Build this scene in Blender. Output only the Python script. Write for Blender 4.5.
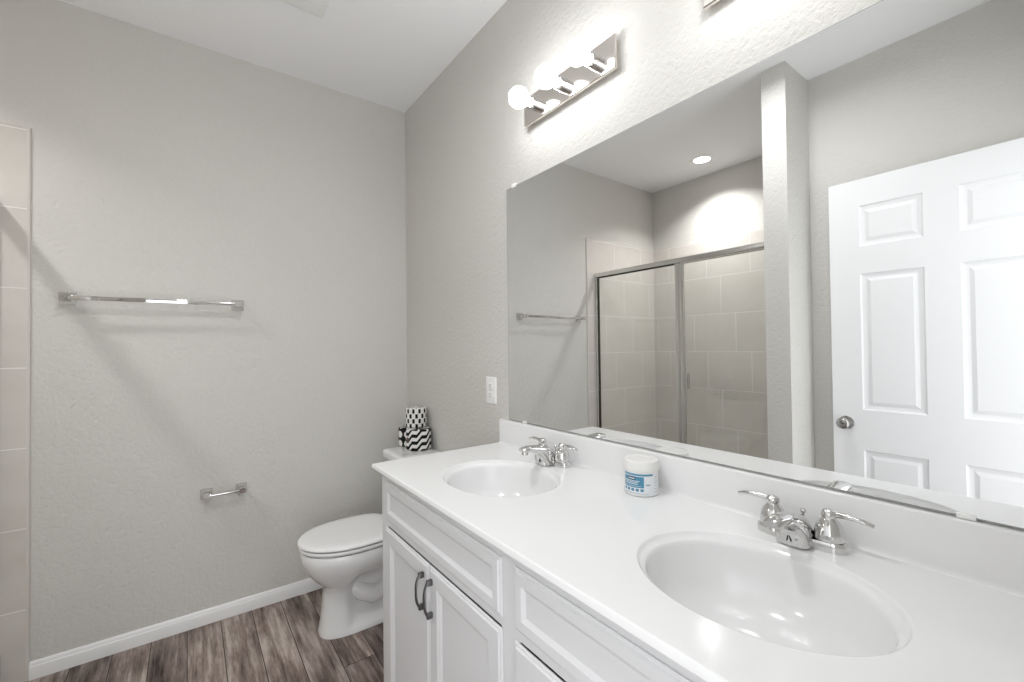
import bpy, bmesh, math, random
from mathutils import Vector, Matrix
random.seed(7)
for o in list(bpy.data.objects): bpy.data.objects.remove(o)
S = bpy.context.scene
COL = S.collection
PI = math.pi
R = math.radians

# ------------------------------------------------------------------ camera
cd = bpy.data.cameras.new('camera'); cam = bpy.data.objects.new('camera', cd); COL.objects.link(cam)
_y, _p, _r = R(36.4518), R(0.759), R(-0.6782)
F = Vector((math.sin(_y)*math.cos(_p), math.cos(_y)*math.cos(_p), math.sin(_p)))
RT = Vector((math.cos(_y), -math.sin(_y), 0)); UP = RT.cross(F)
RT, UP = RT*math.cos(_r)+UP*math.sin(_r), UP*math.cos(_r)-RT*math.sin(_r)
m = Matrix((RT, UP, -F)).transposed().to_4x4()
m.translation = Vector((-1.0762, 0, 1.2875))
cam.matrix_world = m
cd.sensor_width = 36; cd.lens = 437.7447/1024*36; cd.clip_start = 0.01
S.camera = cam

# ------------------------------------------------------------------ world, lights, exposure
w = bpy.data.worlds.new('world'); S.world = w; w.use_nodes = True
w.node_tree.nodes['Background'].inputs[0].default_value = (.96, .98, 1.0, 1)
w.node_tree.nodes['Background'].inputs[1].default_value = 1.75
S.view_settings.view_transform = 'Standard'; S.view_settings.look = 'None'
S.view_settings.gamma = 1; S.view_settings.use_curve_mapping = False
S.view_settings.exposure = 0.66
def area(name, loc, target, sx, sy, power, col=(1,1,1), shape='RECTANGLE', spread=None):
    l = bpy.data.lights.new(name, 'AREA'); l.shape = shape; l.size = sx
    if shape in ('RECTANGLE', 'ELLIPSE'): l.size_y = sy
    l.energy = power; l.color = col
    if spread: l.spread = spread
    o = bpy.data.objects.new(name, l); COL.objects.link(o); o.location = loc
    o.rotation_euler = (Vector(target)-Vector(loc)).to_track_quat('-Z', 'Y').to_euler()
    return o
BULB = 10.5
# fill lamp added out of view to brighten the counter and floor
area('added_fill_lamp', (-.98, .95, 2.715), (-.98, .95, 0), .15, .15, 5.2, (.97, .985, 1), 'DISK', R(165))
# recessed lamp over the shower
area('shower_lamp', (-2.18, 1.855, 2.715), (-2.18, 1.855, 0), 0.12, 0.12, 7.0, (1, 0.99, 0.98), 'DISK', R(125))

D = 2.5416; H = 2.74
XW = -1.69      # wall behind the open door
XS = -2.50      # back wall of the shower

# ------------------------------------------------------------------ materials
def mat(name, col=(.8,.8,.8), rough=.5, metal=0, spec=.5, coat=0, em=None, trans=0, ior=1.45):
    m = bpy.data.materials.new(name); m.use_nodes = True
    b = m.node_tree.nodes['Principled BSDF']
    b.inputs['Base Color'].default_value = (*col, 1); b.inputs['Roughness'].default_value = rough
    b.inputs['Metallic'].default_value = metal; b.inputs['Specular IOR Level'].default_value = spec
    b.inputs['Coat Weight'].default_value = coat; b.inputs['Coat Roughness'].default_value = .05
    b.inputs['Transmission Weight'].default_value = trans; b.inputs['IOR'].default_value = ior
    if em: b.inputs['Emission Color'].default_value = (*em[0], 1); b.inputs['Emission Strength'].default_value = em[1]
    return m
class NT:
    def __init__(s, m): s.t = m.node_tree; s.b = s.t.nodes['Principled BSDF']; s.co = s.n('ShaderNodeTexCoord').outputs['Object']
    def n(s, ty, **k):
        x = s.t.nodes.new(ty)
        for a, v in k.items(): setattr(x, a, v)
        return x
    def l(s, a, b): s.t.links.new(a, b)
    def mapping(s, scale=(1,1,1), rot=(0,0,0), loc=(0,0,0)):
        x = s.n('ShaderNodeMapping'); x.inputs['Scale'].default_value = scale; x.inputs['Rotation'].default_value = rot
        x.inputs['Location'].default_value = loc; s.l(s.co, x.inputs['Vector']); return x.outputs[0]
    def noise(s, scale, detail=3, rough=.5, vec=None):
        x = s.n('ShaderNodeTexNoise'); x.inputs['Scale'].default_value = scale; x.inputs['Detail'].default_value = detail
        x.inputs['Roughness'].default_value = rough; s.l(vec or s.co, x.inputs['Vector']); return x.outputs['Fac']
    def ramp(s, fac, stops):
        x = s.n('ShaderNodeValToRGB'); e = x.color_ramp.elements
        while len(e) < len(stops): e.new(.5)
        for i, (p, c) in enumerate(stops): e[i].position = p; e[i].color = (*c, 1) if len(c) == 3 else c
        s.l(fac, x.inputs[0]); return x.outputs[0]
    def math(s, op, a, b=0, c=None):
        x = s.n('ShaderNodeMath', operation=op)
        for i, v in enumerate((a, b, c)):
            if v is None: continue
            if isinstance(v, (int, float)): x.inputs[i].default_value = v
            else: s.l(v, x.inputs[i])
        return x.outputs[0]
    def mix(s, fac, a, b, mode='MIX'):
        x = s.n('ShaderNodeMix', data_type='RGBA', blend_type=mode)
        for i, v in ((0, fac), (6, a), (7, b)):
            if isinstance(v, (int, float)): x.inputs[i].default_value = v
            elif isinstance(v, tuple): x.inputs[i].default_value = (*v, 1)
            else: s.l(v, x.inputs[i])
        return x.outputs[2]
    def bump(s, h, strength=.3, dist=.002):
        x = s.n('ShaderNodeBump'); x.inputs['Strength'].default_value = strength; x.inputs['Distance'].default_value = dist
        s.l(h, x.inputs['Height']); s.l(x.outputs[0], s.b.inputs['Normal'])
    def color(s, c): s.l(c, s.b.inputs['Base Color'])
    def xyz(s):
        x = s.n('ShaderNodeSeparateXYZ'); s.l(s.co, x.inputs[0]); return x.outputs

def wall_paint(name, col, strength=.35, scale=55):
    m = mat(name, col, .75, spec=.3); t = NT(m)
    a = t.noise(scale, 4, .55); b = t.noise(scale*2.7, 2, .5)
    h = t.math('ADD', t.math('SMOOTH_MIN', a, .56, .1), t.math('MULTIPLY', b, .25))
    t.bump(h, strength, .006); return m
M = {}
M['wall'] = wall_paint('greige_wall_paint', (.665, .65, .618), .8)
M['ceiling'] = wall_paint('white_ceiling_paint', (.95, .95, .96), .2, 70)
M['trim'] = mat('white_trim_paint', (.86, .86, .86), .35)
M['door'] = mat('white_door_paint', (.86, .86, .87), .45)
M['cabinet'] = mat('light_grey_cabinet_paint', (.68, .68, .69), .4)
M['marble'] = mat('white_cultured_marble', (.82, .82, .82), .13)
M['porcelain'] = mat('white_porcelain', (.82, .82, .82), .08, coat=.5)
M['seat'] = mat('white_seat_plastic', (.80, .80, .80), .2)
M['chrome'] = mat('chrome', (.68, .675, .67), .05, 1)
M['nickel'] = mat('polished_nickel', (.80, .76, .72), .12, 1)
M['aluminium'] = mat('bright_aluminium', (.74, .73, .70), .25, 1)
M['darkmetal'] = mat('dark_gasket', (.03, .028, .02), .5)
M['pull'] = mat('gunmetal_pull', (.17, .17, .175), .32, 1)
M['knob'] = mat('satin_nickel_knob', (.42, .41, .40), .22, 1)
M['mirror'] = mat('mirror_silver', (.86, .87, .87), .0, 1)
M['edge'] = mat('mirror_edge', (.35, .37, .36), .2)
M['plastic'] = mat('white_plastic', (.93, .93, .92), .3)
M['slot'] = mat('dark_slot', (.05, .05, .05), .6)
M['bulb'] = mat('lit_bulb', (1, 1, 1), .2, em=((.975, .99, 1), BULB))
M['lampdisc'] = mat('lit_lamp_disc', (1, 1, 1), .2, em=((1, .98, .95), 8))
M['pan'] = mat('cream_shower_pan', (.68, .65, .62), .2)
M['lid'] = mat('white_jar_lid', (.82, .81, .79), .35)
M['jar'] = mat('white_jar_plastic', (.80, .79, .78), .3)
M['button'] = mat('brown_sticker', (.10, .055, .03), .5)
M['black'] = mat('black_ink', (.012, .012, .012), .5)
M['cardboard'] = mat('grey_cardboard', (.25, .2, .16), .9)
M['hall'] = mat('hall_carpet', (.45, .42, .38), .95)

# glass
g = mat('clear_shower_glass'); M['glass'] = g; t_ = g.node_tree
tb_ = t_.nodes.new('ShaderNodeBsdfTransparent'); tb_.inputs[0].default_value = (.955, .965, .96, 1)
gb_ = t_.nodes.new('ShaderNodeBsdfGlossy'); gb_.inputs['Roughness'].default_value = 0; gb_.inputs[0].default_value = (1, 1, 1, 1)
fc_ = t_.nodes.new('ShaderNodeLayerWeight'); fc_.inputs[0].default_value = .5
pw_ = t_.nodes.new('ShaderNodeMath'); pw_.operation = 'POWER'; t_.links.new(fc_.outputs['Facing'], pw_.inputs[0]); pw_.inputs[1].default_value = 5
fr_ = t_.nodes.new('ShaderNodeMath'); fr_.operation = 'MULTIPLY_ADD'; t_.links.new(pw_.outputs[0], fr_.inputs[0]); fr_.inputs[1].default_value = .93; fr_.inputs[2].default_value = .045
mx_ = t_.nodes.new('ShaderNodeMixShader'); t_.links.new(fr_.outputs[0], mx_.inputs[0]); t_.links.new(tb_.outputs[0], mx_.inputs[1]); t_.links.new(gb_.outputs[0], mx_.inputs[2])
t_.links.new(mx_.outputs[0], t_.nodes['Material Output'].inputs['Surface'])
# tile: running bond, every row shifted by a third
def tile(name, axis, off):
    m = mat(name, (.5, .46, .42), .22, spec=.5); t = NT(m)
    x, y, z = t.xyz(); W_, H_ = .36, .3155
    v = t.math('MULTIPLY', t.math('ADD', z, -.28+H_*9), 1/H_); row = t.math('FLOOR', v)
    u = t.math('ADD', t.math('MULTIPLY', t.math('ADD', x if axis == 'x' else y, off), 1/W_), t.math('MULTIPLY', row, -1/3))
    u = t.math('ADD', u, 60)
    eu = t.math('MULTIPLY', t.math('PINGPONG', u, .5), W_); ev = t.math('MULTIPLY', t.math('PINGPONG', v, .5), H_)
    gr = t.math('LESS_THAN', t.math('MINIMUM', eu, ev), .0021)
    cb = t.n('ShaderNodeCombineXYZ'); t.l(t.math('FLOOR', u), cb.inputs[0]); t.l(row, cb.inputs[1])
    wn = t.n('ShaderNodeTexWhiteNoise'); t.l(cb.outputs[0], wn.inputs[0])
    c0 = t.mix(wn.outputs['Value'], (.62, .585, .54), (.66, .62, .58))
    n = t.noise(5, 5, .6, t.mapping((1, 1, 1.6)))
    c = t.mix(.25, c0, t.ramp(n, [(.3, (.60, .56, .52)), (.7, (.80, .77, .74))]))
    t.color(t.mix(gr, c, (.86, .84, .82)))
    t.bump(t.math('SUBTRACT', 1, gr), .35, .0015)
    return m
M['tile_far'] = tile('beige_ceramic_tile_far', 'x', 2.05+.12)
M['tile_back'] = tile('beige_ceramic_tile_back', 'y', -1.887+.12)
M['tile_trim'] = mat('beige_bullnose', (.68, .64, .60), .25)
# floor planks
def floor_mat():
    m = mat('weathered_plank', (.2, .18, .17), .45, spec=.35); t = NT(m)
    x, y, z = t.xyz(); cx = t.n('ShaderNodeCombineXYZ')
    t.l(t.math('ADD', y, 10.35), cx.inputs[0]); t.l(t.math('ADD', x, .956+.1275*40), cx.inputs[1])
    br = t.n('ShaderNodeTexBrick'); t.l(cx.outputs[0], br.inputs['Vector'])
    br.offset = .37; br.inputs['Scale'].default_value = 1; br.inputs['Mortar Size'].default_value = .0016
    br.inputs['Brick Width'].default_value = 1.22; br.inputs['Row Height'].default_value = .1275
    br.inputs['Color1'].default_value = (0, 0, 0, 1); br.inputs['Color2'].default_value = (1, 1, 1, 1); br.inputs['Mortar'].default_value = (.5, .5, .5, 1)
    rnd = br.outputs['Color']
    # shift the grain per plank
    vm = t.n('ShaderNodeVectorMath', operation='MULTIPLY_ADD'); t.l(rnd, vm.inputs[0]); vm.inputs[1].default_value = (3.1, 7.7, 5.3); t.l(t.co, vm.inputs[2])
    def mp(sc):
        a = t.n('ShaderNodeMapping'); a.inputs['Scale'].default_value = sc; t.l(vm.outputs[0], a.inputs[0]); return a.outputs[0]
    g1 = t.noise(9, 9, .72, mp((4.5, .28, 1))); g2 = t.noise(38, 6, .8, mp((3.0, .16, 1))); g3 = t.noise(5, 4, .6, mp((1.8, .55, 1)))
    g = t.math('ADD', t.math('MULTIPLY', g1, .48), t.math('ADD', t.math('MULTIPLY', g2, .22), t.math('MULTIPLY', g3, .42)))
    c = t.ramp(g, [(.43, (.032, .023, .020)), (.50, (.13, .10, .088)), (.57, (.25, .205, .183)), (.66, (.46, .41, .38))])
    c = t.mix(1.0, c, t.ramp(rnd, [(0, (.66, .62, .61)), (.5, (1.0, .97, .95)), (1, (1.32, 1.27, 1.24))]), 'MULTIPLY')
    c = t.mix(br.outputs['Fac'], c, (.02, .016, .014)); t.color(c)
    t.bump(t.math('SUBTRACT', g, br.outputs['Fac']), .25, .002)
    t.l(t.ramp(g, [(.4, (.6, .6, .6)), (.7, (.4, .4, .4))]), t.b.inputs['Roughness'])
    return m
M['floor'] = floor_mat()
# paper wraps (cylinder: angle and height)
def wrap(name, kind):
    m = mat(name, (.8, .8, .8), .6, spec=.15); t = NT(m); x, y, z = t.xyz()
    ang = t.math('ARCTAN2', y, x)
    def fr(v): return t.math('FRACT', v)
    if kind == 'dash':
        row = t.math('MULTIPLY', z, 1/.0265); fl = t.math('FLOOR', row)
        u = t.math('ADD', t.math('MULTIPLY', ang, 11/(2*PI)), t.math('MULTIPLY', fl, .5))
        a = t.math('LESS_THAN', fr(t.math('ADD', u, 20.2)), .40); b = t.math('LESS_THAN', fr(row), .86)
        f = t.math('MULTIPLY', a, b)
    elif kind == 'zig':
        u = t.math('MULTIPLY', ang, 8/(2*PI)*2)
        tri = t.math('PINGPONG', u, 1)
        v = t.math('ADD', t.math('MULTIPLY', z, 1/.036), t.math('ADD', t.math('MULTIPLY', tri, .45), t.math('MULTIPLY', ang, -1.05)))
        f = t.math('LESS_THAN', fr(t.math('ADD', v, 20)), .50)
    else:
        u = t.math('MULTIPLY', ang, 7/(2*PI)); v = t.math('MULTIPLY', z, 1/.050)
        du = t.math('SUBTRACT', fr(t.math('ADD', u, 20)), .5); dv = t.math('SUBTRACT', fr(t.math('ADD', v, 20.15)), .5)
        d = t.math('SQRT', t.math('ADD', t.math('MULTIPLY', du, du), t.math('MULTIPLY', dv, dv)))
        f = t.math('GREATER_THAN', d, .38)
    t.color(t.mix(f, (.80, .79, .77), (.012, .012, .012))); return m
M['wrap_dash'] = wrap('dashed_paper', 'dash'); M['wrap_zig'] = wrap('zigzag_paper', 'zig'); M['wrap_dot'] = wrap('circle_paper', 'dot')

# ------------------------------------------------------------------ mesh helpers
def smooth(me, ang=32):
    bm = bmesh.new(); bm.from_mesh(me)
    bmesh.ops.remove_doubles(bm, verts=bm.verts, dist=1e-5)
    bmesh.ops.recalc_face_normals(bm, faces=bm.faces)
    for f in bm.faces: f.smooth = True
    for e in bm.edges: e.smooth = len(e.link_faces) == 2 and e.calc_face_angle(0) < R(ang)
    bm.to_mesh(me); bm.free()
class MB:
    def __init__(s): s.v = []; s.f = []
    def add(s, vs, fs):
        k = len(s.v); s.v += [tuple(v) for v in vs]; s.f += [tuple(i+k for i in f) for f in fs]; return s
    def box(s, x0, x1, y0, y1, z0, z1, bev=0, seg=2):
        bm = bmesh.new(); bmesh.ops.create_cube(bm, size=1)
        for v in bm.verts:
            v.co = Vector((x0+(v.co.x+.5)*(x1-x0), y0+(v.co.y+.5)*(y1-y0), z0+(v.co.z+.5)*(z1-z0)))
        if bev: bmesh.ops.bevel(bm, geom=bm.edges[:], offset=bev, segments=seg, affect='EDGES', profile=.5)
        bm.verts.index_update()
        s.add([v.co[:] for v in bm.verts], [[v.index for v in f.verts] for f in bm.faces]); bm.free(); return s
    def loft(s, rings, cap0=True, cap1=True, closed=True):
        k = len(s.v); n = len(rings[0])
        for r in rings: s.v += [tuple(p) for p in r]
        for i in range(len(rings)-1):
            for j in range(n if closed else n-1):
                a = k+i*n+j; b = k+i*n+(j+1) % n
                s.f.append((a, b, b+n, a+n))
        if cap0: s.f.append(tuple(range(k, k+n)))
        if cap1: s.f.append(tuple(range(k+(len(rings)-1)*n, k+len(rings)*n)))
        return s
    def lathe(s, prof, c=(0, 0, 0), axis=(0, 0, 1), n=32, cap0=True, cap1=True):
        q = Vector((0, 0, 1)).rotation_difference(Vector(axis)); c = Vector(c); rings = []
        for r, h in prof:
            rings.append([c+q @ Vector((r*math.cos(2*PI*i/n), r*math.sin(2*PI*i/n), h)) for i in range(n)])
        return s.loft(rings, cap0, cap1)
    def tube(s, pts, rad, n=12, flat=1.0, up=(0, 0, 1)):
        pts = [Vector(p) for p in pts]; rings = []
        for i, p in enumerate(pts):
            d = (pts[min(i+1, len(pts)-1)]-pts[max(i-1, 0)]).normalized()
            u = Vector(up); sd = d.cross(u); sd = sd.normalized() if sd.length > 1e-4 else Vector((1, 0, 0)); u2 = sd.cross(d)
            r = rad[i] if isinstance(rad, (list, tuple)) else rad
            rx, ry = r if isinstance(r, (list, tuple)) else (r, r*flat)
            rings.append([p+sd*rx*math.cos(2*PI*j/n)+u2*ry*math.sin(2*PI*j/n) for j in range(n)])
        return s.loft(rings)
    def panel(s, P, u0, u1, v0, v1, steps, cap=True):
        # nested rectangular rings; P maps (u, v, height) to a point
        k = len(s.v)
        for ins, h in steps:
            s.v += [tuple(P(*q)) for q in ((u0+ins, v0+ins, h), (u1-ins, v0+ins, h), (u1-ins, v1-ins, h), (u0+ins, v1-ins, h))]
        for i in range(len(steps)-1):
            for j in range(4):
                a = k+i*4+j; b = k+i*4+(j+1) % 4; s.f.append((a, b, b+4, a+4))
        if cap: e = k+(len(steps)-1)*4; s.f.append((e, e+1, e+2, e+3))
        return s
    def build(s, name, material, parent=None, ang=32, doubles=True):
        me = bpy.data.meshes.new(name); me.from_pydata(s.v, [], s.f); me.validate()
        smooth(me, ang); me.materials.append(M[material] if isinstance(material, str) else material)
        o = bpy.data.objects.new(name, me); COL.objects.link(o)
        if parent: o.parent = parent
        return o
def thing(name, label, cat, loc=(0, 0, 0), rotz=0, group=None):
    o = bpy.data.objects.new(name, None); COL.objects.link(o); o.location = loc; o.rotation_euler = (0, 0, rotz)
    o.empty_display_size = .05
    o['label'] = label; o['category'] = cat
    if group: o['group'] = group
    return o
def tag(o, label, cat, group=None):
    o['label'] = label; o['category'] = cat
    if group: o['group'] = group
    return o
def struct(name, mb, m, parent=None):
    o = mb.build(name, m, parent); o['kind'] = 'structure'; return o
def dup(root, loc, label, rotz=None):
    r = root.copy(); COL.objects.link(r); r.location = loc; r['label'] = label
    if rotz is not None: r.rotation_euler = (0, 0, rotz)
    for ch in list(root.children):
        c = ch.copy(); COL.objects.link(c); c.parent = r
        for g_ in list(ch.children):
            d = g_.copy(); COL.objects.link(d); d.parent = c
    return r

# ------------------------------------------------------------------ room shell
T = .12
struct('floor', MB().box(XS-T, T, -.12, D+T, -.1, 0), 'floor')
struct('ceiling', MB().box(XS-T, T, -.12, D+T, H, H+.1), 'ceiling')
struct('wall_right', MB().box(0, T, -.12, D+T, 0, H), 'wall')
struct('wall_far', MB().box(XS-T, 0, D, D+T, 0, H), 'wall')
struct('wall_left', MB().box(XW-T, XW, 0, .951, 0, H), 'wall')
struct('wall_wing', MB().box(XS-T, -1.40, .951, 1.068, 0, H), 'wall')
struct('wall_shower', MB().box(XS-T, XS, 1.068, D, 0, H), 'wall')
nw = MB()
nw.box(XW-T, -1.60, -.12, 0, 0, H); nw.box(-.755, 0, -.12, 0, 0, H); nw.box(-1.60, -.755, -.12, 0, 2.12, H)
struct('wall_near', nw, 'wall')
# baseboards: profile (depth, height)
def base(name, a, b, n):
    prof = [(0, 0), (.013, 0), (.013, .045), (.0115, .050), (.009, .052), (.009, .056), (.0055, .0635), (.003, .067), (0, .067)]
    a, b, n = Vector(a), Vector(b), Vector(n)
    struct(name, MB().loft([[p+n*d+Vector((0, 0, h)) for d, h in prof] for p in (a, b)]), 'trim')
base('baseboard_far', (-1.583, D, 0), (0, D, 0), (0, -1, 0))
base('baseboard_right', (0, 1.535, 0), (0, D-.013, 0), (-1, 0, 0))
base('baseboard_left', (XW, .0, 0), (XW, .951, 0), (1, 0, 0))
base('baseboard_wing', (XW+.013, .951, 0), (-1.40, .951, 0), (0, -1, 0))
base('baseboard_wing_end', (-1.40, .951, 0), (-1.40, 1.068, 0), (1, 0, 0))
# tile surround of the shower
ZT = 2.184; TT = .010
struct('wall_far_tile', MB().box(XS+TT, -1.592, D-TT, D, 0, ZT), 'tile_far')
struct('wall_shower_tile', MB().box(XS, XS+TT, 1.068, D, 0, ZT), 'tile_back')
struct('wall_wing_tile', MB().box(XS+TT, -1.45, 1.068, 1.068+TT, 0, ZT), 'tile_far')
tr = MB()
tr.loft([[(-1.592, D, z), (-1.592, D-TT, z), (-1.587, D-TT+.001, z), (-1.583, D-TT+.004, z), (-1.582, D, z)] for z in (0, ZT)])
struct('trim_1', tr, 'tile_trim')
# shower pan with its curb
pan = thing('shower_pan', 'cream shower pan whose curb meets the tiled strip of the far wall', 'shower pan', (-2.07, 1.81, 0))
def pw(mb): 
    mb.v = [(x+2.07, y-1.81, z) for x, y, z in mb.v]; return mb
pw(MB().box(-1.755, -1.655, 1.079, D-.011, 0, .14, .012, 3)).build('curb', 'pan', pan)
pw(MB().box(-2.489, -1.756, 1.079, D-.011, 0, .05, .004)).build('basin_floor', 'pan', pan)
pw(MB().lathe([(.055, .05), (.055, .053), (.045, .054)], (-2.12, 1.81, 0))).build('drain', 'chrome', pan)

# ------------------------------------------------------------------ shower enclosure
XH = -1.69
en = thing('shower_enclosure', 'aluminium framed glass shower enclosure standing on the cream curb', 'shower enclosure', (XH, 1.81, .14))
def ew(mb): mb.v = [(x-XH, y-1.81, z-.14) for x, y, z in mb.v]; return mb
Y0, Y1 = 1.08, D-.011
ew(MB().box(XH-.018, XH+.018, Y0, Y1, 1.858, 1.893, .004)).build('header', 'aluminium', en)
ew(MB().box(XH-.016, XH+.016, Y0, Y1, .14, .165, .003)).build('bottom_track', 'aluminium', en)
for yy in (Y0, Y1-.022): ew(MB().box(XH-.014, XH+.014, yy, yy+.022, .165, 1.858, .003)).build('jamb', 'aluminium', en)
ew(MB().box(XH-.016, XH+.010, 1.750, 1.786, .165, 1.858, .003)).build('post', 'aluminium', en)
gp = ew(MB().box(XH-.003, XH+.003, 1.786, Y1-.03, .171, 1.852)).build('fixed_pane', 'glass', en)
gk = MB()
gk.box(XH-.008, XH+.008, Y1-.031, Y1-.022, .165, 1.852); gk.box(XH-.008, XH+.008, 1.786, Y1-.031, 1.850, 1.858)
ew(gk).build('gasket', 'darkmetal', en)
dr = ew(MB().box(XH+.004, XH+.010, Y0+.030, 1.716, .176, 1.846)).build('door_pane', 'glass', en)
df = MB(); df.box(XH-.002, XH+.016, 1.716, 1.747, .17, 1.853, .003); df.box(XH-.002, XH+.016, Y0+.023, Y0+.031, .17, 1.853, .002)
df.box(XH-.002, XH+.016, Y0+.031, 1.722, .17, .178); df.box(XH-.002, XH+.016, Y0+.031, 1.722, 1.846, 1.853)
ew(df).build('door_frame', 'aluminium', en)
ew(MB().box(XH+.016, XH+.042, 1.706, 1.712, .985, 1.09, .002)).build('handle', 'chrome', en)
ew(MB().box(XH-.030, XH-.002, 1.706, 1.712, .985, 1.09, .002)).build('handle', 'chrome', en)

# ------------------------------------------------------------------ open six-panel door against the left wall
DX = -1.62; DT = .035; DY0, DY1 = .012, .842; DZ0, DZ1 = .012, 2.100
def slab_door():
    mb = MB()
    for sgn in (1, -1):
        xo = DX if sgn > 0 else DX-DT
        P = lambda u, v, h, xo=xo, sgn=sgn: (xo+sgn*h, u, v)
        ys = [DY0, .130, .363, .480, .717, DY1]; zs = [DZ0, .25, .757, .955, 1.630, 1.765, 1.968, DZ1]
        for i in range(5):
            for j in range(7):
                a = (ys[i], ys[i+1], zs[j], zs[j+1])
                if i in (1, 3) and j in (1, 3, 5):
                    mb.panel(P, *a, [(0, 0), (.006, -.005), (.018, -.009), (.024, -.009), (.040, -.003), (.041, -.003)])
                else: mb.panel(P, *a, [(0, 0)])
    for (a, b) in (((DY0, DZ0), (DY0, DZ1)), ((DY0, DZ1), (DY1, DZ1)), ((DY1, DZ1), (DY1, DZ0)), ((DY1, DZ0), (DY0, DZ0))):
        mb.add([(DX, *a), (DX, *b), (DX-DT, *b), (DX-DT, *a)], [(0, 1, 2, 3)])
    return mb
do = thing('door_1', '', '', (DX, DY0, 0)); del do['label']; del do['category']; do['kind'] = 'structure'
def dw(mb): mb.v = [(x-DX, y-DY0, z) for x, y, z in mb.v]; return mb
o = dw(slab_door()).build('door_slab', 'door', do, 20)
o = dw(MB().lathe([(.032, 0), (.033, .004), (.031, .008), (.014, .011), (.011, .026), (.018, .032), (.026, .040), (.0285, .050), (.0265, .059), (.020, .064), (.012, .066), (.011, .064), (.001, .063)], (DX, .785, .885), (1, 0, 0), 36)).build('door_knob', 'knob', do, 50)
k2 = dw(MB().box(DX+.062, DX+.0655, .780, .790, .883, .887, .001)).build('privacy_slot', 'slot', o); k2.parent = o
dw(MB().lathe([(.032, 0), (.031, .008), (.012, .010), (.012, .014), (.001, .015)], (DX-DT, .785, .885), (-1, 0, 0), 24)).build('door_knob', 'knob', do)
dw(MB().box(DX-DT+.006, DX-.006, DY1, DY1+.0015, .857, .913)).build('latch_plate', 'knob', do)
for z in (.25, 1.05, 1.85):
    dw(MB().lathe([(.006, 0), (.006, .09)], (DX-.002, DY0-.004, z), n=12)).build('hinge', 'knob', do)

# ------------------------------------------------------------------ vanity cabinet
VY0, VY1 = .012, 1.500; VXF = -.536
va = thing('vanity_cabinet', 'long light grey double vanity cabinet under the white countertop', 'cabinet', (-.27, .76, 0))
def vw(mb): mb.v = [(x+.27, y-.76, z) for x, y, z in mb.v]; return mb
vw(MB().box(VXF+.018, -.004, VY1-.016, VY1, .0, .866)).build('side_panel', 'cabinet', va)
vw(MB().box(VXF+.018, -.004, VY0, VY0+.016, .0, .866)).build('side_panel', 'cabinet', va)
vw(MB().box(-.45, -.435, VY0+.016, VY1-.016, 0, .098)).build('toe_kick', 'cabinet', va)
vw(MB().box(VXF+.018, -.004, VY0+.016, VY1-.016, .098, .114)).build('bottom_panel', 'cabinet', va)
ff = MB()
yr = [(VY0, .050), (.715, .780), (1.443, VY1)]
for a, b in yr: ff.box(VXF, VXF+.018, a, b, .098, .866)
for a, b in ((.050, .715), (.780, 1.443)):
    for z0, z1 in ((.098, .135), (.690, .715), (.825, .866)): ff.box(VXF, VXF+.018, a, b, z0, z1)
vw(ff).build('face_frame', 'cabinet', va)
XD = -.545
def front(y0, y1, z0, z1, kind):
    mb = MB(); P = lambda u, v, h: (XD-h, u, v)
    if kind == 'drawer': st = [(0, -.0085), (0, -.006), (.003, -.004), (.006, -.0038), (.009, 0), (.028, 0), (.031, -.002), (.038, -.0055), (.040, -.0055)]
    else: st = [(0, -.0085), (0, -.006), (.003, -.0035), (.006, -.0033), (.009, 0), (.046, 0), (.051, -.0035), (.054, -.0035), (.062, -.0085), (.064, -.0085)]
    mb.panel(P, y0, y1, z0, z1, st)
    return vw(mb)
def pull(y, parent):
    mb = MB(); zc = .607; pts = []; rad = []
    for i in range(17):
        a = -1+2*i/16; x = XD-.010-.014*(1-abs(a)**3); pts.append((x, y, zc+.049*a)); rad.append((.0052, .0036))
    mb.tube(pts, rad, 10, up=(1, 0, 0))
    for s_ in (-1, 1): mb.box(XD-.017, XD, y-.0048, y+.0048, min(zc+s_*.052, zc+s_*.036), max(zc+s_*.052, zc+s_*.036), .002)
    return vw(mb).build('handle', 'pull', parent, 45)
for y0, y1 in ((.774, 1.455), (.040, .728)):
    fr_ = front(y0, y1, .711, .838, 'drawer').build('drawer_front', 'cabinet', va, 12)
    mid = (y0+y1)/2 if y0 < .5 else 1.120
    for a, b, hy in ((mid+.002, y1, mid+.030), (y0, mid-.002, mid-.022)):
        d_ = front(a, b, .125, .686, 'door').build('door', 'cabinet', va, 12)
        h_ = pull(hy, d_); h_['label'] = 'dark gunmetal arched bar pull'

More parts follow.
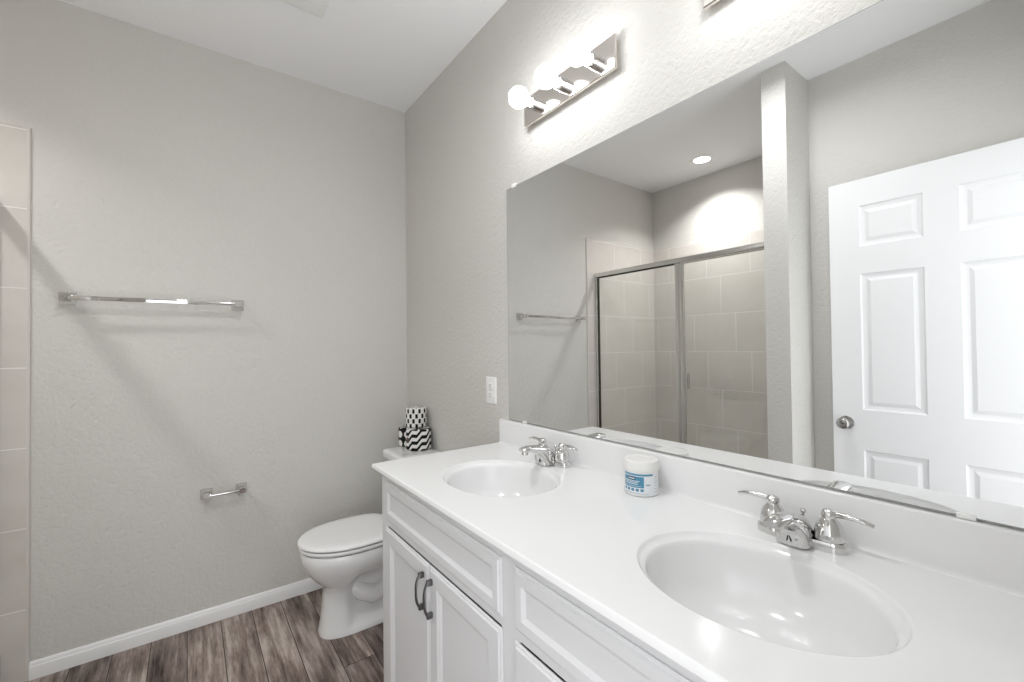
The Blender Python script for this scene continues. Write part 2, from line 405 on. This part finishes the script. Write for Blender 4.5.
# ------------------------------------------------------------------ countertop with two moulded basins
CX0, CX1, CY0, CY1, CZ = -.562, 0.0, .004, 1.531, .885
ct = thing('vanity_countertop', 'glossy white one-piece double sink countertop with moulded backsplash', 'countertop', (-.28, .77, CZ))
def cw(mb): mb.v = [(x+.28, y-.77, z-CZ) for x, y, z in mb.v]; return mb
SINKS = [(-.293, 1.129), (-.293, .368)]; RX, RY = .166, .201; NS = 96
def angs(x0, x1, y0, y1, cx, cy):
    A = [2*PI*i/NS for i in range(NS)]
    for (X, Y) in ((x0, y0), (x1, y0), (x1, y1), (x0, y1)):
        t = math.atan2(Y-cy, X-cx) % (2*PI); i = min(range(NS), key=lambda i: abs((A[i]-t+PI) % (2*PI)-PI)); A[i] = t
    return A
top = MB(); E = .004
for (cx, cy), (y0, y1) in zip(SINKS, ((.74, CY1-E), (CY0, .74))):
    x0, x1 = CX0+E, CX1
    out, inn = [], []
    for t in angs(x0, x1, y0, y1, cx, cy):
        c, s_ = math.cos(t), math.sin(t); k = min((x1-cx)/c if c > 1e-9 else 1e9, (x0-cx)/c if c < -1e-9 else 1e9, (y1-cy)/s_ if s_ > 1e-9 else 1e9, (y0-cy)/s_ if s_ < -1e-9 else 1e9)
        out.append((cx+k*c, cy+k*s_, CZ))
        e = 1/math.sqrt((c/(RX+.006))**2+(s_/(RY+.006))**2); inn.append((cx+e*c, cy+e*s_, CZ))
    top.loft([out, inn], False, False)
prof = [(E, 0), (.0015, -.0012), (0, -.005), (0, -.014), (.002, -.017), (.03, -.017)]
def edge(i, h): return [(CX1, CY1-i, CZ+h), (CX0+i, CY1-i, CZ+h), (CX0+i, CY0, CZ+h)]
top.loft([edge(i, h) for i, h in prof], False, False, closed=False)
top.add([(CX0+.03, CY0, CZ-.017), (CX1, CY0, CZ-.017), (CX1, CY0, CZ), (CX0+E, CY0, CZ), (CX0, CY0, CZ-.008)], [(0, 1, 2, 3, 4)])
cw(top).build('slab', 'marble', ct, 25)
def bowl(cx, cy):
    mb = MB(); P = [(1.0, .006, 0), (1.0, .0045, -.0004), (1.0, .003, -.002), (1.0, .0015, -.006), (.985, 0, -.011), (.955, 0, -.0145), (.945, 0, -.017), (.935, 0, -.024), (.92, 0, -.04), (.89, 0, -.065), (.835, 0, -.09), (.76, 0, -.108), (.64, 0, -.124), (.5, 0, -.135), (.35, 0, -.141), (.2, 0, -.145), (.12, 0, -.1455)]
    rings = []
    for k, off, h in P:
        f = (1-k); ccx = cx+.018*f
        ring = []
        for i in range(NS):
            t = 2*PI*i/NS; c, s_ = math.cos(t), math.sin(t); a, b = RX*k+off, RY*k+off
            if k < .5: b = RX*k+off+(RY-RX)*k*k*2
            e = 1/math.sqrt((c/a)**2+(s_/b)**2); ring.append((ccx+e*c, cy+e*s_, CZ+h))
        rings.append(ring)
    mb.loft(rings, False, True); return cw(mb)
for cx, cy in SINKS:
    b_ = bowl(cx, cy).build('basin', 'marble', ct, 50)
    cw(MB().lathe([(.021, -.145), (.022, -.1425), (.017, -.142), (.016, -.144), (.013, -.144), (.012, -.140), (.004, -.139)], (cx+.016, cy, CZ), n=28)).build('drain', 'chrome', b_)
bs = MB(); prof = [(.0, CZ), (-.020, CZ), (-.020, .9775), (-.0188, .981), (-.0155, .9825), (0, .9825)]
prof = [(0, CZ-.001), (-.0275, CZ-.001), (-.0235, CZ+.001), (-.0210, CZ+.0045), (-.020, CZ+.009)]+prof[2:]
bs.loft([[(x, y, z) for x, z in prof] for y in (CY0, CY1-.004)])
cw(bs).build('backsplash', 'marble', ct, 40)

# ------------------------------------------------------------------ faucets
def faucet(label, loc):
    t = thing('faucet', label, 'faucet', loc, PI, 'centerset faucets behind the basins')
    mb = MB(); rings = []
    for h, k in ((0, 1), (.012, 1), (.0165, .985), (.0185, .95), (.0185, .8)):
        ring = []
        for i in range(48):
            a = 2*PI*i/48; c, s_ = math.cos(a), math.sin(a)
            x = abs(c)**.7*math.copysign(1, c)*.026; y = abs(s_)**.6*math.copysign(1, s_)*.081
            ring.append((x*k, y*k, h))
        rings.append(ring)
    mb.loft(rings); mb.build('base_plate', 'chrome', t, 40)
    # spout: sections along an arc, (x, z, half width y, half thickness)
    # body and spout drawn as a side outline (x, z) lofted across the width: wide wedge below, flat beak above
    top_ = [(-.020, .012), (-.014, .030), (-.002, .047), (.014, .058), (.034, .065), (.058, .070), (.084, .073), (.106, .074), (.124, .072), (.134, .068)]
    bot_ = [(.052, .003), (.054, .016), (.057, .027), (.062, .035), (.070, .042), (.081, .048), (.095, .052), (.110, .054), (.124, .055), (.132, .058)]
    wid_ = [.032, .0295, .026, .0225, .020, .019, .0185, .018, .0175, .015]
    mb = MB(); rings = []
    for (tx, tz), (bx, bz), wy in zip(top_, bot_, wid_):
        T_ = Vector((tx, 0, tz)); B_ = Vector((bx, 0, bz)); c_ = (T_+B_)/2; hv = (T_-B_)/2; ring = []
        for j in range(24):
            q = 2*PI*j/24; c, s_ = math.cos(q), math.sin(q)
            wv = wy*(1-.30*max(0, s_))
            ring.append(c_+Vector((0, wv*abs(c)**.45*math.copysign(1, c), 0))+hv*abs(s_)**.6*math.copysign(1, s_))
        rings.append(ring)
    mb.loft(rings); sp = mb.build('spout', 'chrome', t, 50)
    MB().lathe([(.0105, 0), (.0105, .012), (.0095, .014)], (.119, 0, .046), n=20).build('aerator', 'chrome', sp)
    em = MB()
    for s_ in (-1, 1): em.tube([(.0548, s_*.0040, .012), (.0562, s_*.0012, .023)], .0010, 6)
    eo = em.build('emblem', 'black', sp)
    for s_ in (-1, 1):
        mb = MB(); mb.lathe([(.0225, .0185), (.0225, .0200), (.0252, .0202), (.0258, .024), (.0250, .034), (.0225, .045), (.0175, .054), (.0130, .059), (.0118, .062), (.0135, .066), (.0130, .072), (.0090, .0765), (.001, .078)], (0, s_*.051, 0), n=28, cap0=False)
        hd = mb.build('handle', 'chrome', t, 40)
        pts = []; rad = []
        for i in range(15):
            u = i/14; y = .051+.004+.066*u; z = .068+.006*math.sin(u*PI*.9)-.0045*u*u; x = .006*math.sin(u*PI)
            pts.append((x, s_*y, z)); wdt = .0055+.0045*u if u < .92 else .0070
            if u < .35: wdt = .0070-.005*u
            rad.append((wdt, .0062-.0022*u))
        MB().tube(pts, rad, 12).build('lever', 'chrome', hd, 60)
    MB().tube([(-.017, 0, .012), (-.017, 0, .052)], .0022, 10).lathe([(.0022, .050), (.005, .053), (.0055, .057), (.003, .060)], (-.017, 0, 0), n=14).build('lift_rod', 'chrome', t, 50)
    return t
FAX = -.068
f1 = faucet('chrome two-handle faucet behind the nearer basin in the foreground', (FAX, .378, CZ))
dup(f1, (FAX, 1.140, CZ), 'chrome two-handle faucet behind the farther basin beside the toilet')

# ------------------------------------------------------------------ wall mirror
MY0, MY1, MZ0, MZ1 = .02, 1.475, .9865, 1.944
mi = thing('wall_mirror', 'large frameless wall mirror above the white backsplash', 'mirror', (0, (MY0+MY1)/2, MZ0))
def mw(mb): mb.v = [(x, y-(MY0+MY1)/2, z-MZ0) for x, y, z in mb.v]; return mb
mw(MB().box(-.0055, -.0005, MY0, MY1, MZ0, MZ1)).build('glass_backing', 'edge', mi)
mw(MB().add([(-.0058, MY0+.002, MZ0+.002), (-.0058, MY1-.0025, MZ0+.002), (-.0058, MY1-.0025, MZ1-.002), (-.0058, MY0+.002, MZ1-.002)], [(0, 3, 2, 1)])).build('reflective_face', 'mirror', mi)
for y, z, u in ((1.425, MZ1, 1), (1.37, MZ0, -1), (.146, MZ0, -1)):
    c_ = MB(); zz = z if u > 0 else z
    c_.box(-.009, -.006, y-.012, y+.012, z-.006 if u > 0 else z-.003, z+.010 if u > 0 else z+.006, .001); c_.box(-.0062, 0, y-.012, y+.012, z+.001 if u > 0 else z-.003, z+.010 if u > 0 else z-.0005, .0005)
    mw(c_).build('clip', 'plastic', mi)

# ------------------------------------------------------------------ vanity light bars
def lightbar(label, yc):
    t = thing('vanity_light', label, 'light fixture', (0, yc, 2.1925), 0, 'three-bulb vanity light bars above the mirror')
    mb = MB(); P = lambda u, v, h: (-h, u, v)
    mb.panel(P, -.226, .226, -.0535, .0535, [(.009, 0), (.009, .013), (0, .016), (0, .0245), (.003, .0265), (.006, .0265)])
    mb.build('back_plate', 'nickel', t, 20)
    for k in (-1, 0, 1):
        y = k*.1485
        s_ = MB().lathe([(.021, .026), (.0225, .027), (.0225, .038), (.0205, .0385), (.0205, .045), (.0215, .0455), (.0215, .060), (.0195, .061), (.0175, .060), (.0165, .040)], (0, y, 0), (-1, 0, 0), 28, cap0=False).build('socket', 'chrome', t, 35)
        b = MB().lathe([(.0135, .052), (.0140, .064), (.0165, .072), (.0250, .081)]+[(.0372*math.sin(a), .1105-.0372*math.cos(a)) for a in [R(x) for x in range(48, 180, 9)]]+[(.001, .1477)], (0, y, 0), (-1, 0, 0), 32).build('bulb', 'bulb', t, 60)
        b['label'] = 'lit white globe bulb'
    return t
l1 = lightbar('three-bulb nickel light bar above the left half of the mirror', 1.100)
dup(l1, (0, .365, 2.1925), 'light bar at the top edge, only its corner showing')

# ------------------------------------------------------------------ recessed lamp and fan cover on the ceiling
rc = thing('recessed_light', 'round recessed ceiling light over the shower', 'ceiling light', (-2.18, 1.855, H))
MB().lathe([(.062, -.004), (.075, -.004), (.092, -.003), (.094, 0), (.062, 0)], n=40, cap0=False, cap1=False).build('trim_ring', 'plastic', rc, 40)
MB().lathe([(.001, -.002), (.062, -.002), (.062, -.0005), (.001, -.0005)], n=40).build('lens', 'lampdisc', rc, 40)
dup(rc, (-.98, .95, H), 'added round ceiling light, out of view, filling the floor between door and vanity')  # unseen fitting, added only to house the fill lamp
fn = thing('exhaust_fan', 'white square exhaust fan cover on the ceiling', 'exhaust fan', (-.745, 1.865, H))
mb = MB(); P = lambda u, v, h: (u, v, -h)
mb.panel(P, -.145, .145, -.145, .145, [(0, 0), (.002, .006), (.012, .012), (.035, .022), (.060, .026), (.062, .026)])
mb.build('cover', 'plastic', fn, 20)
MB().box(-.055, .055, -.055, .055, -.034, -.0262, .006, 3).build('centre_panel', 'plastic', fn)

# ------------------------------------------------------------------ towel bar and paper holder on the far wall
def square_post(mb, x, z, y0, reach, s0, s1):
    # square rosette on the wall tapering into a neck
    st = [(s0, 0), (s0, .005), (s0*.9, .008), (s1*1.05, .020), (s1, .028), (s1, reach)]
    mb.loft([[(x+a*k, y0-d, z+b*k) for a, b in ((-1, -1), (1, -1), (1, 1), (-1, 1))] for k, d in st])
tb = thing('towel_bar', 'long empty chrome towel bar on the far wall', 'towel bar', (-1.18, D, 1.508))
for x in (-.298, .298):
    mb = MB(); square_post(mb, x, 0, 0, .074, .026, .0135); mb.build('post', 'chrome', tb, 25)
MB().box(-.290, .290, -.070, -.058, -.009, .009, .002).build('bar', 'chrome', tb)
tp = thing('toilet_paper_holder', 'short empty chrome toilet paper holder on the far wall beside the toilet', 'paper holder', (-.940, D, .610))
for x in (-.071, .071):
    mb = MB(); square_post(mb, x, 0, 0, .062, .0235, .0115); mb.build('post', 'chrome', tp, 25)
MB().lathe([(.007, -.062), (.007, .062)], (0, -.050, -.001), (1, 0, 0), 18).build('bar', 'chrome', tp, 40)

# ------------------------------------------------------------------ outlet
ol = thing('wall_outlet', 'white duplex electrical outlet on the wall left of the mirror', 'outlet', (0, 1.612, 1.097))
mb = MB(); P = lambda u, v, h: (-h, u, v)
mb.panel(P, -.038, .038, -.059, .059, [(0, 0), (0, .003), (.002, .0055), (.004, .006)]); mb.build('cover_plate', 'plastic', ol, 20)
for z in (.0195, -.0195):
    rp = MB().box(-.0085, -.0055, -.0165, .0165, z-.0140, z+.0140, .002).build('receptacle', 'plastic', ol)
    mb = MB(); mb.box(-.0088, -.0084, -.0078, -.0054, z-.001, z+.008); mb.box(-.0088, -.0084, .0052, .0076, z-.001, z+.007); mb.box(-.0088, -.0084, -.002, .002, z-.0095, z-.0055, .0001)
    mb.build('slot', 'slot', rp)
MB().lathe([(.003, .006), (.0028, .0068), (.001, .007)], (0, 0, 0), (-1, 0, 0), 12).build('screw', 'knob', ol)

# ------------------------------------------------------------------ toilet
TY = 2.13
to = thing('toilet', 'white porcelain toilet with closed lid between vanity and far wall', 'toilet', (0, TY, 0))
def egg(cx, a_f, a_b, b, z, n=40, pw=2.15, sq=0):
    r = []
    for i in range(n):
        t = 2*PI*i/n; c, s_ = math.cos(t), math.sin(t)
        a = a_b if c > 0 else a_f
        p_ = pw if c <= 0 else pw+sq
        x = abs(c)**(2/p_)*math.copysign(1, c)*a; y = abs(s_)**(2/p_)*math.copysign(1, s_)*b
        r.append((cx+x, y, z))
    return r
mb = MB()
# (z, x front, x back, half width)
secs = [(0, -.606, -.150, .092), (.014, -.606, -.150, .092), (.024, -.602, -.155, .088), (.06, -.598, -.160, .084), (.12, -.592, -.165, .079), (.18, -.586, -.168, .077),
        (.205, -.588, -.165, .082), (.225, -.600, -.160, .098), (.250, -.628, -.150, .126), (.280, -.655, -.140, .150), (.315, -.675, -.130, .166), (.350, -.685, -.120, .173), (.380, -.688, -.115, .175), (.389, -.684, -.118, .171)]
rings = []
for z, xf, xb, b in secs:
    cx = -.44; xf += .006 if z > .2 else 0
    r = egg(cx, cx-xf, xb-cx, b, z, 64, 2.2 if z > .25 else 2.7, .6)
    q = []
    for x, y, zz in r:
        # recess in the flank behind the front column
        if z < .30 and z > .02:
            k = min(1, max(0, (x+.50)/.05)); k *= 1-min(1, max(0, (x+.22)/.04))
            wz = min(1, (z-.02)/.02)*min(1, max(0, (.30-z)/.06)); y *= 1-.42*k*wz
        q.append((x, y, zz))
    rings.append(q)
mb.loft(rings, True, True); mb.build('bowl', 'porcelain', to, 50)
mb = MB()
for s_ in (-1, 1):
    mb.tube([(-.47, s_*.030, .19), (-.43, s_*.045, .155), (-.38, s_*.050, .13), (-.33, s_*.050, .14), (-.295, s_*.050, .18), (-.275, s_*.050, .225), (-.24, s_*.048, .255), (-.20, s_*.045, .24), (-.18, s_*.045, .19), (-.175, s_*.045, .02)], [.03, .038, .042, .042, .040, .038, .036, .036, .036, .036], 16)
mb.build('trapway', 'porcelain', to, 60)
for s_ in (-1, 1): MB().lathe([(.013, .018), (.013, .030), (.009, .037), (.001, .039)], (-.31, s_*.078, 0), n=16).build('bolt_cap', 'porcelain', to, 50)
# seat and lid
def ringset(cx, af, ab, b, zs, pw=2.1):
    return [egg(cx, af-i, ab-i, b-i, z, 64, pw, 1.2) for i, z in zs]
MB().loft(ringset(-.452, .235, .205, .177, [(.022, .387), (.020, .3935), (.003, .3945), (0, .398), (0, .406), (.003, .410), (.014, .4115)])).build('seat', 'seat', to, 45)
MB().loft(ringset(-.452, .238, .195, .179, [(.022, .4105), (.020, .4155), (.003, .4165), (0, .419), (.001, .425), (.005, .4295), (.014, .4325), (.05, .434), (.12, .4345)])).build('lid', 'seat', to, 45)
for s_ in (-1, 1): MB().box(-.262, -.222, s_*.075-.018, s_*.075+.018, .389, .424, .006, 3).build('hinge_cover', 'seat', to)
# tank
mb = MB(); rings = []
for z, x0, hw in ((.385, -.195, .175), (.392, -.204, .184), (.45, -.212, .192), (.69, -.222, .200), (.701, -.222, .200)):
    ring = []; rr = .03; x1 = -.018
    for (cx_, cy_, a0) in ((x1-rr, hw-rr, 0), (x0+rr, hw-rr, 90), (x0+rr, -hw+rr, 180), (x1-rr, -hw+rr, 270)):
        for k in range(7): a = R(a0+15*k); ring.append((cx_+rr*math.cos(a), cy_+rr*math.sin(a), z))
    rings.append(ring)
mb.loft(rings); mb.build('tank', 'porcelain', to, 50)
mb = MB(); rings = []
for z, i in ((.7015, .006), (.704, .001), (.708, 0), (.732, 0), (.739, .003), (.743, .010), (.744, .02)):
    ring = []; rr = .03-i*.5; x0, x1, hw = -.238+i, -.010-i, .209-i
    for (cx_, cy_, a0) in ((x1-rr, hw-rr, 0), (x0+rr, hw-rr, 90), (x0+rr, -hw+rr, 180), (x1-rr, -hw+rr, 270)):
        for k in range(7): a = R(a0+15*k); ring.append((cx_+rr*math.cos(a), cy_+rr*math.sin(a), z))
    rings.append(ring)
mb.loft(rings); mb.build('tank_lid', 'porcelain', to, 50)
mb = MB(); mb.lathe([(.014, 0), (.014, .006), (.006, .008), (.006, .016)], (-.222, .15, .655), (-1, 0, 0), 16); mb.tube([(-.240, .155, .655), (-.242, .12, .652), (-.241, .085, .648)], [(.006, .005), (.007, .005), (.009, .004)], 10)
mb.build('flush_lever', 'chrome', to, 50)

# ------------------------------------------------------------------ wrapped rolls on the tank lid
def roll(label, loc, r, h, mt, rot=0):
    t = thing('wrapped_roll', label, 'paper roll', loc, R(-145), 'paper wrapped toilet rolls stacked on the tank')
    b = .010
    pr_ = [(r*.22, h-.012), (r*.24, h-.001), (r*.3, h)]+[(r-b+b*math.sin(R(a)), h-b+b*math.cos(R(a))) for a in range(0, 91, 18)]+[(r-b+b*math.cos(R(a)), b-b*math.sin(R(a))) for a in range(0, 91, 18)]
    MB().lathe(pr_, n=48, cap0=False).build('paper_wrap', mt, t, 50)
    MB().lathe([(r*.22, h-.02), (r*.2, h-.02), (.001, h-.02)], n=24).build('core', 'cardboard', t)
    return t
ZL = .744
z1 = roll('zigzag black and white wrapped roll with brown sticker on toilet tank', (-.079, 2.208, ZL), .0665, .110, 'wrap_zig', 0)
a = R(-27); st = MB(); 
# round sticker bent around the wrap, facing the room
rg = []
for rr in (.0, .006, .0135):
    rg.append([(.0672*math.cos(a+rr*math.cos(2*PI*i/24)/.0672), .0672*math.sin(a+rr*math.cos(2*PI*i/24)/.0672), .058+rr*math.sin(2*PI*i/24)) for i in range(24)])
st.loft(rg, False, False); st.build('sticker', 'button', z1, 60)
roll('roll wrapped in black paper with large white circles, lower left of the stack', (-.083, 2.334, ZL), .055, .102, 'wrap_dot', R(14))
roll('dashed black and white wrapped roll topmost of the stack on the tank', (-.068, 2.262, ZL+.1105), .058, .106, 'wrap_dash')

# ------------------------------------------------------------------ jar on the counter
jr = thing('wipes_jar', 'white round tub with blue printed label on the counter between the basins', 'jar', (-.078, .762, CZ))
jb = MB().lathe([(.040, 0), (.0435, .0015), (.0445, .004), (.0445, .066), (.0435, .068)], n=56).build('tub', 'jar', jr, 40)
MB().lathe([(.0435, .067), (.0465, .0675), (.0465, .088), (.0455, .0915), (.043, .093), (.041, .0925), (.0405, .0915), (.001, .0915)], n=56, cap0=False).build('screw_lid', 'lid', jr, 40)
def patch(a0, a1, z0, z1, col, name, r=.0448):
    mb = MB(); n = max(2, int(abs(a1-a0)/4)); 
    mb.loft([[(r*math.cos(R(a0+(a1-a0)*i/n)), r*math.sin(R(a0+(a1-a0)*i/n)), z) for i in range(n+1)] for z in (z0, z1)], False, False, closed=False)
    return mb, col, name
M['lb'] = mat('label_blue', (.07, .26, .40), .35); M['ld'] = mat('label_navy', (.02, .05, .09), .35); M['lw'] = mat('label_white', (.78, .80, .82), .35); M['lg'] = mat('label_grey_text', (.35, .42, .48), .4)
AC = -142  # faces the camera
def lab(a0, a1, z0, z1, col, name, r): 
    mb, c, nm = patch(AC+a0, AC+a1, z0, z1, col, name, r); return mb.build(nm, c, jr, 60)
lab(-72, 74, .004, .062, 'lw', 'label', .04465)
lab(-70, 40, .0555, .0605, 'lb', 'label_band', .0448)
lb2 = MB()
def L(a0, a1, z0, z1, r): 
    mb, _, _ = patch(AC+a0, AC+a1, z0, z1, 0, '', r); lb2.add(mb.v, mb.f)
L(-70, 8, .024, .0535, .0448); lb2.build('label_panel', 'lb', jr, 60)
lb2 = MB()
L(-50, -20, .044, .052, .04495); lb2.build('label_badge', 'ld', jr, 60)
lb2 = MB()
L(-47, -23, .0465, .0492, .0451)
for z in (.0405, .0365, .0325): L(-66, -12 if z < .04 else -6, z, z+.0016, .04495)
L(-66, 0, .0275, .0285, .04495); lb2.build('label_lettering', 'lw', jr, 60)
lb2 = MB()
for a_ in range(5): L(-68+a_*16, -57+a_*16, .0145, .0215, .0448)
lb2.build('label_icons', 'lb', jr, 60)
lb2 = MB()
for z in (.052, .046, .040, .034, .028, .020, .012): L(48, 68, z, z+.0013, .0448)
for z in (.0085,): L(-68, 24, z, z+.0012, .0448)
L(14, 30, .030, .034, .0448); lb2.build('label_text', 'lg', jr, 60)
